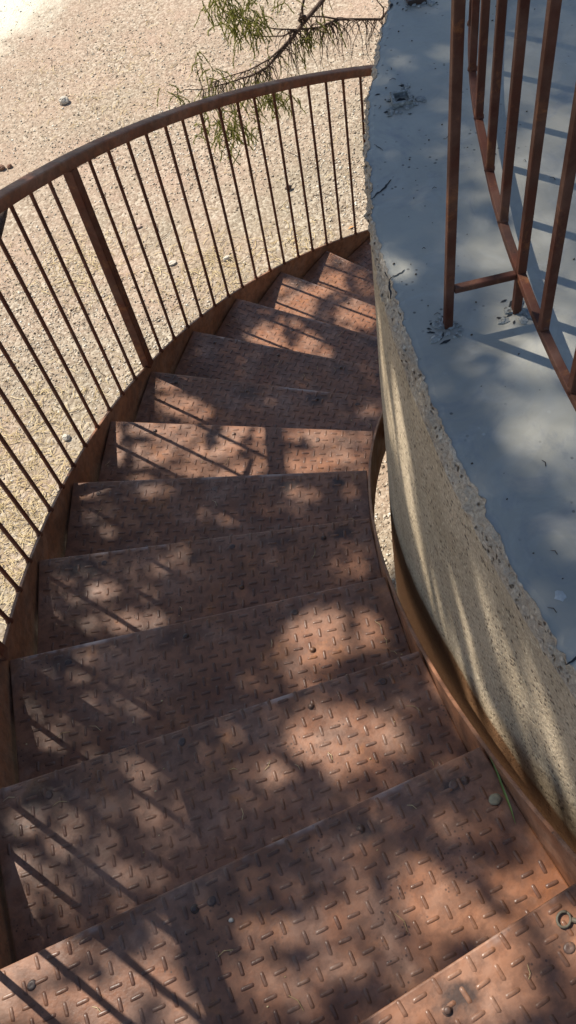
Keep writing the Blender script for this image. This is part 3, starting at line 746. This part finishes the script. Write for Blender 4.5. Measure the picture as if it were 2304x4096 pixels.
# openings in the crown, in the plane square to the sun: centre, two half-axes, openness
GAPS=[(3.072,-1.678,-0.106,0.08,0.034,0.055,1),(3.008,-1.657,-0.052,0.026,0.015,0.031,0.9),(2.931,-1.554,0.036,0.059,-0.016,0.012,1),(2.842,-1.413,-0.059,0.048,0.057,0.048,0.75),
(2.545,-1.292,-0.033,0.028,0.043,0.027,1),(2.506,-1.192,-0.089,0.053,0.03,0.032,1),(2.417,-1.302,-0.079,0.058,0.022,0.022,0.6),(2.743,-1.389,-0.091,0.051,0.024,0.038,0.6),
(2.67,-1.281,-0.051,0.027,0.019,0.025,0.5),(2.594,-1.378,-0.059,0.034,0.036,0.035,0.45),(2.905,-1.442,-0.03,0.019,0.018,0.019,0.5),(2.636,-1.079,-0.113,0.062,0.024,0.035,1),
(2.571,-1.063,-0.074,0.036,0.016,0.024,0.9),(2.597,-0.992,-0.039,0.027,0.033,0.022,0.8),(2.744,-1.118,-0.06,0.032,0.01,0.019,0.8),(2.506,-1.02,-0.035,0.015,0.02,0.014,0.4),
(2.369,-1.645,-0.067,0.055,0.045,0.041,1),(2.358,-1.701,-0.051,0.034,0.032,0.028,0.9),(2.464,-1.721,-0.043,0.032,0.025,0.023,0.7),(2.647,-1.931,-0.04,0.036,0.016,0.018,0.6),
(2.916,-2.047,-0.037,0.025,0.039,0.04,0.6),(2.89,-1.878,-0.062,0.043,0.023,0.034,0.4),(2.993,-1.924,-0.035,0.024,0.022,0.026,0.4),(2.389,-1.57,-0.049,0.033,0.027,0.026,0.35),
(2.561,-1.741,-0.048,0.034,0.023,0.024,0.35),(2.1,-1.931,-0.061,0.05,0.046,0.034,1),(2.227,-1.942,-0.043,0.032,0.019,0.018,0.8),(2.218,-1.983,-0.027,0.021,0.028,0.021,0.8),
(2.334,-1.993,-0.036,0.027,0.014,0.014,0.7),(2.477,-2.351,-0.038,0.033,0.012,0.014,0.7),(2.52,-2.171,-0.036,0.027,0.022,0.021,0.5),(2.607,-2.338,-0.032,0.026,0.025,0.027,0.4),
(2.71,-2.306,-0.027,0.019,0.019,0.021,0.4),(2.009,-1.861,-0.022,0.018,0.031,0.019,0.5),(2.295,-2.652,-0.042,0.042,0.023,0.023,0.9),(2.292,-2.487,-0.039,0.033,0.017,0.017,0.8),
(2.29,-2.756,-0.019,0.018,0.021,0.019,0.6),(2.094,-2.483,-0.04,0.039,0.019,0.016,0.5),(1.84,-2.161,-0.044,0.043,0.029,0.018,0.7),(1.838,-2.308,-0.026,0.026,0.015,0.01,0.5),
(2.064,-2.533,-0.03,0.029,0.015,0.013,0.6),(2.404,-2.64,-0.02,0.018,0.028,0.023,0.4),(2.925,-1.981,-0.101,0.062,0.048,0.068,0.5),(2.752,-1.896,-0.074,0.05,0.024,0.037,0.4),
(2.589,-2.302,-0.099,0.074,0.046,0.059,0.5),(2.301,-2.621,-0.1,0.097,0.06,0.053,0.5),(1.979,-2.978,-0.054,0.065,0.057,0.049,0.45),(1.947,-3.044,-0.032,0.041,0.024,0.02,1),
(1.867,-2.886,-0.036,0.045,0.029,0.022,0.8),(1.8,-2.685,-0.048,0.058,0.026,0.019,0.9),(1.718,-2.555,-0.03,0.035,0.024,0.015,0.9),(1.629,-2.541,-0.035,0.043,0.033,0.02,0.8),
(1.527,-2.393,-0.023,0.028,0.029,0.015,0.6),(1.637,-3.235,-0.045,0.066,0.115,0.081,1),(1.49,-3.101,-0.041,0.064,0.047,0.032,1),(1.407,-2.961,-0.038,0.06,0.063,0.038,1),
(1.553,-2.979,-0.087,0.134,0.06,0.038,1),(1.359,-2.776,-0.031,0.048,0.093,0.049,1),(1.301,-2.72,-0.034,0.054,0.07,0.036,1),(1.278,-2.626,-0.027,0.043,0.076,0.036,0.9),
(1.298,-3.478,-0.019,0.04,0.07,0.047,0.9),(1.32,-3.343,-0.031,0.061,0.042,0.028,1),(0.958,-2.867,-0.018,0.038,0.052,0.024,0.7),(0.97,-3.009,-0.036,0.074,0.025,0.012,0.4),
(1.204,-3.206,-0.032,0.062,0.034,0.019,0.35),(0.89,-3.547,-0.019,0.046,0.037,0.024,0.5),(0.842,-3.471,-0.019,0.046,0.034,0.021,0.5),(0.532,-3.221,-0.023,0.058,0.041,0.019,0.5),
(0.684,-3.098,-0.016,0.037,0.051,0.024,0.4),(0.552,-3.666,-0.023,0.118,0.085,0.029,1),(0.547,-3.577,-0.018,0.082,0.068,0.027,1),(0.506,-3.85,-0.008,0.046,0.053,0.021,0.7),
(0.497,-3.741,-0.018,0.085,0.043,0.015,0.7),(0.207,-3.939,-0.011,0.09,0.13,0.047,1),(0.052,-3.791,-0.011,0.111,0.056,0.012,1),(0.146,-3.64,-0.014,0.072,0.103,0.041,1),
(0.251,-3.809,-0.013,0.081,0.061,0.021,0.7),(0.323,-3.949,-0.01,0.066,0.062,0.021,0.8),(-0.345,-4.146,-0.002,0.063,0.074,0.019,1),(-0.19,-4.07,-0.007,0.08,0.059,0.016,1),
(-0.214,-3.935,-0.003,0.105,0.064,0.018,0.7),(-0.328,-4.062,-0.006,0.081,0.06,0.017,0.6),(1.085,-1.627,-0.018,0.053,0.035,0.015,0.6),(1.692,-1.406,-0.015,0.024,0.035,0.016,0.9),
(1.658,-1.452,-0.009,0.016,0.029,0.013,0.6),(1.577,-1.318,-0.025,0.043,0.031,0.012,0.6),(1.744,-1.162,-0.007,0.027,0.033,0.01,1),(1.701,-1.133,-0.001,0.018,0.037,0.011,0.9),
(1.516,-1.229,-0.003,0.022,0.049,0.018,0.8),(1.874,-1.262,-0.009,0.021,0.028,0.012,0.5),(1.897,-1.092,-0.016,0.038,0.056,0.02,0.5),(2.068,-1.01,-0.004,0.029,0.042,0.01,0.4),
(1.103,-1.412,-0.019,0.037,0.051,0.019,0.3),(1.155,-1.343,-0.012,0.024,0.097,0.035,0.4),(1.885,-1.607,0.082,-0.04,0.024,0.053,1),(1.803,-1.61,0.042,-0.086,0.02,0.038,1),
(2.16,-1.395,0.084,0.005,0.01,0.045,1),(2.186,-1.2,0.076,0.024,0.008,0.035,0.9),(2.108,-1.556,0.095,0.079,0.011,0.046,0.9),(2.287,-1.229,0.038,0.026,0.006,0.042,0.9),
(1.979,-1.607,0.093,0.066,0.015,0.045,0.8),(1.667,-1.705,0.055,-0.05,0.039,0.062,0.9),(2.232,-1.188,0.051,0.023,0.006,0.03,0.8),(2.262,-1.094,0.033,0.031,0.004,0.023,0.6),
(2.283,-1.11,0.033,-0.001,0.007,0.043,1),(2.309,-1.195,0.022,0.014,0.004,0.037,0.9),(2.242,-1.116,0.041,0.008,0.004,0.024,0.7),(2.425,-1.187,-0.036,0.019,0.025,0.021,0.8),
(2.702,-1.092,-0.091,0.048,0.017,0.021,0.8)]

gap = []
for cu, cv, au, av, bu, bv, st in GAPS:
    Mx = np.linalg.inv(np.array([[au, bu], [av, bv]])*GAPSCALE); gap.append((cu, cv, Mx, st))
def open_sky(U):
    """probability that a spot of the crown is left open"""
    o = np.zeros(len(U))
    U = U + .013*np.column_stack([np.sin(U[:, 1]*31+1)+.7*np.sin(U[:, 0]*57+U[:, 1]*23), np.sin(U[:, 0]*29+2)+.7*np.sin(U[:, 1]*61-U[:, 0]*19)])
    for cu, cv, Mx, st in gap:
        d = (U-np.array([cu, cv]))@Mx.T
        o = np.maximum(o, np.where((d**2).sum(1) < 1, st, 0))
    return o
def crown_points(n, r):
    U = np.column_stack([r.uniform(-1.6, 4.4, n), r.uniform(-4.55, .55, n)])
    d = ((U[:, 0]-1.35)/2.9)**2 + ((U[:, 1]+1.85)/2.55)**2
    wob = .10*np.sin(U[:, 0]*5.1)*np.sin(U[:, 1]*4.3)
    ok = d < 1.12+wob
    ok |= (U[:, 0] < 1) & (U[:, 0] > -1.2) & (U[:, 1] > -4.42+.05*np.sin(U[:, 0]*9)) & (U[:, 1] < 0)
    ok &= r.random(n) > open_sky(U)
    vl = -1.30+.9*np.maximum(0, U[:, 0]-1.8)+.45*np.minimum(0, U[:, 0]-1.8)
    thin = np.clip((U[:, 1]-vl)/.12, 0, 1)*np.clip((2.45-U[:, 0])/.15, 0, 1)
    ok &= r.random(n) > .72*thin*np.clip((U[:, 0]-.85)/.4, .6, 1)
    near = np.clip((U[:, 0]-2.1)/.2, 0, 1)*np.clip((U[:, 1]+2.0)/.2, 0, 1)
    ok &= r.random(n) > .38*near
    U = U[ok]; thin = thin[ok]
    w = 5.6 + .9*np.abs(r.normal(size=len(U))) + .25*np.sin(U[:, 0]*3)+.25*np.cos(U[:, 1]*2.7) + .35*np.clip(-U[:, 1]-2.2, 0, 3) + 5.5*thin
    # sprigs that hang across the openings
    k = 75; i = r.integers(0, len(gap), k)
    c = np.array([gap[j][:2] for j in i])+r.normal(size=(k, 2))*.05
    m = 26; T = np.linspace(-.5, .5, m); an = r.uniform(0, PI, k); L = r.uniform(.06, .20, k)
    Q = (c[:, None, :]+T[None, :, None]*L[:, None, None]*np.stack([np.cos(an), np.sin(an)], -1)[:, None, :]+r.normal(size=(k, m, 2))*.007).reshape(-1, 2)
    U = np.vstack([U, Q]); w = np.concatenate([w, np.repeat(r.uniform(4.2, 6.4, k), m)])
    return U, U[:, :1]*E1 + U[:, 1:]*E2 + w[:, None]*S
rl = np.random.default_rng(21)
U, CP = crown_points(NLEAF, rl)
shade = thing('leafy_tree', 'tall leafy tree beside the stair whose crown shades the treads', 'tree', (-6.9, 5.3, Z_G))
V, F = leaf_quads(CP, .056, .030, rl)
link('crown', np_mesh('crown', V-np.array([-6.9, 5.3, Z_G]), F, M_leaf), shade)
tr = MB(); top = Vector((-5.6, 5.0, 3.4)); base = Vector((-6.9, 5.3, Z_G))
tr.tube([base-Vector((0, 0, .1)), base+Vector((.06, 0, .5)), base+Vector((.25, -.05, 2.0)), base+Vector((.7, -.15, 4.4)), top], [.24, .17, .145, .12, .085], 12)
tr.v = [tuple(Vector(v)-base) for v in tr.v]
tr.build('trunk', M_bark, shade)
lb = MB(); rr = random.Random(9)
ends = CP[rl.choice(len(CP), 46, replace=False)]
for e in ends:
    e = Vector(e); s0 = base.lerp(top, rr.uniform(.55, 1.0)); 
    m1 = s0.lerp(e, .35)+Vector((0, 0, .55*rr.random()+.3)); m2 = s0.lerp(e, .72)+Vector((rr.uniform(-.1, .1), rr.uniform(-.1, .1), .3))
    lb.tube([s0-base, m1-base, m2-base, e-base], [.028, .017, .010, .004], 6)
lb.build('limbs', M_bark, shade)

# the neighbouring tree whose drooping branch hangs beyond the handrail
tb = Vector((3.1, 7.1, Z_G))
fine = thing('drooping_tree', 'fine-needled tree behind the tower with a thin drooping branch past the handrail', 'tree', tb)
tk = MB(); tk.tube([(0, 0, -.1), (-.02, 0, .5), (-.1, -.05, 1.8), (-.05, .1, 3.4), (.1, .15, 5.2)], [.2, .15, .13, .10, .06], 12)
tk.build('trunk', M_bark, fine)
rg = random.Random(17); DEP = 5.4
br = MB(); tw = MB(); NP = []; ND = []
def P3(x, z, y=DEP): return Vector((x, y, z))
MAIN = [Vector((2.95, 7.05, -1.5)), Vector((1.9, 6.5, -1.2)), Vector((.8, 5.9, -1.25)), Vector((-.05, 5.55, -1.55)), P3(-.343, -1.74), P3(-.508, -1.833), P3(-.691, -1.953), P3(-.836, -2.025), P3(-.949, -2.035), P3(-1.142, -2.011), P3(-1.331, -1.982)]
br.tube(MAIN, [.05, .042, .030, .021, .016, .0145, .012, .009, .0065, .0045, .0025], 8)
M2 = [P3(-.569, -1.873), P3(-.688, -1.934), P3(-.806, -1.977), P3(-.973, -1.989), P3(-1.154, -1.965), P3(-1.348, -1.964)]
br.tube(M2, [.009, .008, .0065, .005, .0035, .002], 6)
SIDE = [Vector((1.2, 6.1, -1.35)), Vector((.6, 5.6, -1.95)), P3(.107, -2.047), P3(-.239, -1.913), P3(-.396, -1.911), P3(-.567, -1.859), P3(-.72, -1.794), P3(-.799, -1.749)]
br.tube(SIDE, [.018, .013, .010, .009, .007, .006, .0045, .003], 7)
for L_, r_ in (([P3(-.239, -1.913), P3(-.345, -1.855), P3(-.44, -1.815), P3(-.5, -1.80)], [.007, .006, .005, .005]), ([P3(-.578, -1.864), P3(-.677, -1.86), P3(-.8, -1.816), P3(-.9, -1.77)], [.006, .005, .004, .002]), ([P3(-.457, -1.62), P3(-.506, -1.735), P3(-.509, -1.82)], [.009, .010, .008]), ([P3(.3, -1.75), P3(.08, -1.899), P3(.134, -1.977), P3(.12, -2.1)], [.011, .009, .006, .003])):
    br.tube(L_, r_, 6)
for i in range(14):                                        # the dark knot of old cones on the branch
    br.rock((-.515+rg.uniform(-.02, .02), DEP+rg.uniform(-.02, .02), -1.80+rg.uniform(-.03, .03)), rg.uniform(.008, .014), i+300, (1, 1, 1), 6, 4, .2)
def twig(p, L, dx, leaf, k=5, w=.0022, leaf_from=.35, dens=1.0):
    pts = [p]; d = Vector((dx+rg.uniform(-.5, .5), rg.uniform(-.45, .45), rg.uniform(-.5, .2)))
    for i in range(k):
        d = (d.normalized()*1.0 + Vector((rg.uniform(-.45, .45), rg.uniform(-.45, .45), -.42))).normalized()
        pts.append(pts[-1]+d*L/k)
    tw.tube(pts, [w*(1-.75*i/k) for i in range(k+1)], 4, False)
    if leaf:
        for i in range(k):
            if (i+1)/k < leaf_from: continue
            for j in range(int(leaf*dens)):
                q = pts[i].lerp(pts[i+1], rg.random()); NP.append(q); ND.append((pts[i+1]-pts[i]).normalized())
    return pts
def along(pl, n, t0, t1):
    out = []
    for i in range(n):
        u = rg.uniform(t0, t1)*(len(pl)-1); j = min(int(u), len(pl)-2); out.append(pl[j].lerp(pl[j+1], u-j))
    return out
for p in along(SIDE, 95, .12, .8): twig(p, rg.uniform(.12, .40), rg.uniform(-.6, .6), .6 if rg.random() < .3 else 0, 7, .0042)
for p in along(MAIN, 60, .22, .75): twig(p, rg.uniform(.12, .36), rg.uniform(-.6, .6), 1, 7, .0040)
for p in along(MAIN, 46, .68, 1): twig(p, rg.uniform(.10, .32), rg.uniform(-.6, .3), 1, 6, .0032)
for p in along(M2, 40, .2, 1): twig(p, rg.uniform(.10, .30), rg.uniform(-.6, .3), 1, 6, .0030)
CL = [((-1.021, -1.593), .088), ((-.968, -1.688), .066), ((-.855, -1.704), .066), ((-.849, -1.791), .055), ((-.994, -1.763), .044), ((-1.304, -2.239), .121), ((-1.16, -2.36), .099), ((-1.066, -2.346), .099), ((-.887, -2.248), .066), ((-.795, -2.32), .09), ((-.731, -2.359), .05), ((-1.24, -2.462), .077), ((-1.303, -1.822), .033), ((-1.545, -1.941), .039), ((-.529, -1.988), .06), ((-.607, -1.687), .04), ((-1.206, -1.953), .044), ((-.353, -1.928), .05), ((-1.10, -1.50), .09), ((-.92, -1.52), .09)]
for (x, z), r in CL:
    n = int((14 if r > .05 else 5)+900*r*r*1.8)
    for i in range(n):
        p = Vector((x+rg.gauss(0, r*.65), DEP+rg.gauss(0, r*.9), z+rg.gauss(0, r*.65)+.05))
        twig(p, rg.uniform(.07, .17), rg.uniform(-.4, .4), 8, 4, .0018, .2)
# stems that carry the clusters down from the branch
for a, b in ((P3(-1.142, -2.011), P3(-1.3, -2.2)), (P3(-.973, -1.989), P3(-1.16, -2.33)), (P3(-.949, -2.035), P3(-1.06, -2.32)), (P3(-.806, -1.977), P3(-.88, -2.22)), (P3(-.836, -2.025), P3(-.79, -2.29)), (P3(-1.3, -2.2), P3(-1.24, -2.45)), (P3(-.799, -1.749), P3(-1.0, -1.6)), (P3(-.799, -1.749), P3(-.85, -1.79)), (P3(-1.0, -1.6), P3(-1.1, -1.3)), (P3(-1.331, -1.982), P3(-1.545, -1.935)), (P3(-1.331, -1.982), P3(-1.3, -1.82))):
    m = a.lerp(b, .5)+Vector((rg.uniform(-.03, .03), rg.uniform(-.03, .03), .03)); br.tube([a, m, b], [.0035, .003, .0018], 5)
for m_ in (br, tw): m_.v = [tuple(Vector(v)-tb) for v in m_.v]
br.build('branches', M_twig, fine); tag(tw.build('twigs', M_twig, fine), kind='stuff')
V, F = leaf_quads(np.array([tuple(v) for v in NP])-np.array(tb), .036, .0075, rl, np.array([tuple(v) for v in ND]), .3)
Wn = np.array([tuple(v) for v in rl.normal(size=(5200, 3))]); Wn /= np.linalg.norm(Wn, axis=1)[:, None]
Wp = Wn*(rl.random((5200, 1))**.4)*np.array([1.7, 1.5, 1.3])+np.array([.1, .3, 5.6])
V2, F2 = leaf_quads(Wp, .12, .03, rl, None, .6)
link('crown', np_mesh('crown', np.vstack([V, V2]), np.vstack([F, F2+len(V)]), M_needle), fine)
lb = MB()
for i in range(16):
    e = Vector(Wp[rl.integers(len(Wp))]); lb.tube([(0, .05, 3.0+1.6*i/16), e.lerp(Vector((0, 0, 4.5)), .5)+Vector((0, 0, .3)), e], [.03, .018, .006], 6)
lb.build('limbs', M_bark, fine)

# dead twig at the left end of the handrail
dt = MB(); P0 = bp0 = None
dt.tube([DT_A, DT_B, DT_C, DT_D], [.022, .017, .014, .008], 8)
r5 = random.Random(3)
for i in range(7):
    q = DT_B.lerp(DT_C, r5.random()); dt.tube([q, q+Vector((r5.uniform(-.03, .03), r5.uniform(-.03, .03), r5.uniform(.0, .04)))], [.005, .002], 5)
tag(dt.build('dead_branch', M_bark), 'grey dead branch tip poking in under the left end of the handrail', 'branch')

# ---------------------------------------------------------------- light
w = bpy.data.worlds.new('World'); sc.world = w; w.use_nodes = True
nt = w.node_tree; bg = nt.nodes['Background']
sky = nt.nodes.new('ShaderNodeTexSky'); sky.sky_type = 'NISHITA'; sky.sun_disc = False
sky.sun_elevation = SUN_EL; sky.sun_rotation = PI/2-SUN_AZ
sky.air_density = 1.0; sky.dust_density = .6; sky.ozone_density = 1.4
nt.links.new(sky.outputs[0], bg.inputs[0]); bg.inputs[1].default_value = SKY
ld = bpy.data.lights.new('sun', 'SUN'); ld.energy = SUN; ld.angle = R_(.53); ld.color = (1, .93, .82)
lo = link('sun', ld); lo.location = tuple(S*20); lo.rotation_euler = Vector(S).to_track_quat('Z', 'Y').to_euler()

# ---------------------------------------------------------------- camera
cam = bpy.data.cameras.new('camera'); cam.sensor_fit = 'HORIZONTAL'; cam.sensor_width = 36; cam.lens = 3505.3/2304*36
cam.clip_start = .05; cam.clip_end = 1000
co = link('camera', cam); co.location = (-3.10814, -.07577, 1.54903)
co.rotation_euler = (Matrix.Rotation(-.28826, 3, 'Z') @ Matrix.Rotation(.56404, 3, 'X') @ Matrix.Rotation(-.24851, 3, 'Z')).to_euler()
sc.camera = co
vs = sc.view_settings
vs.view_transform = 'Standard'; vs.look = 'None'; vs.gamma = 1; vs.use_curve_mapping = False; vs.exposure = EXPOSURE
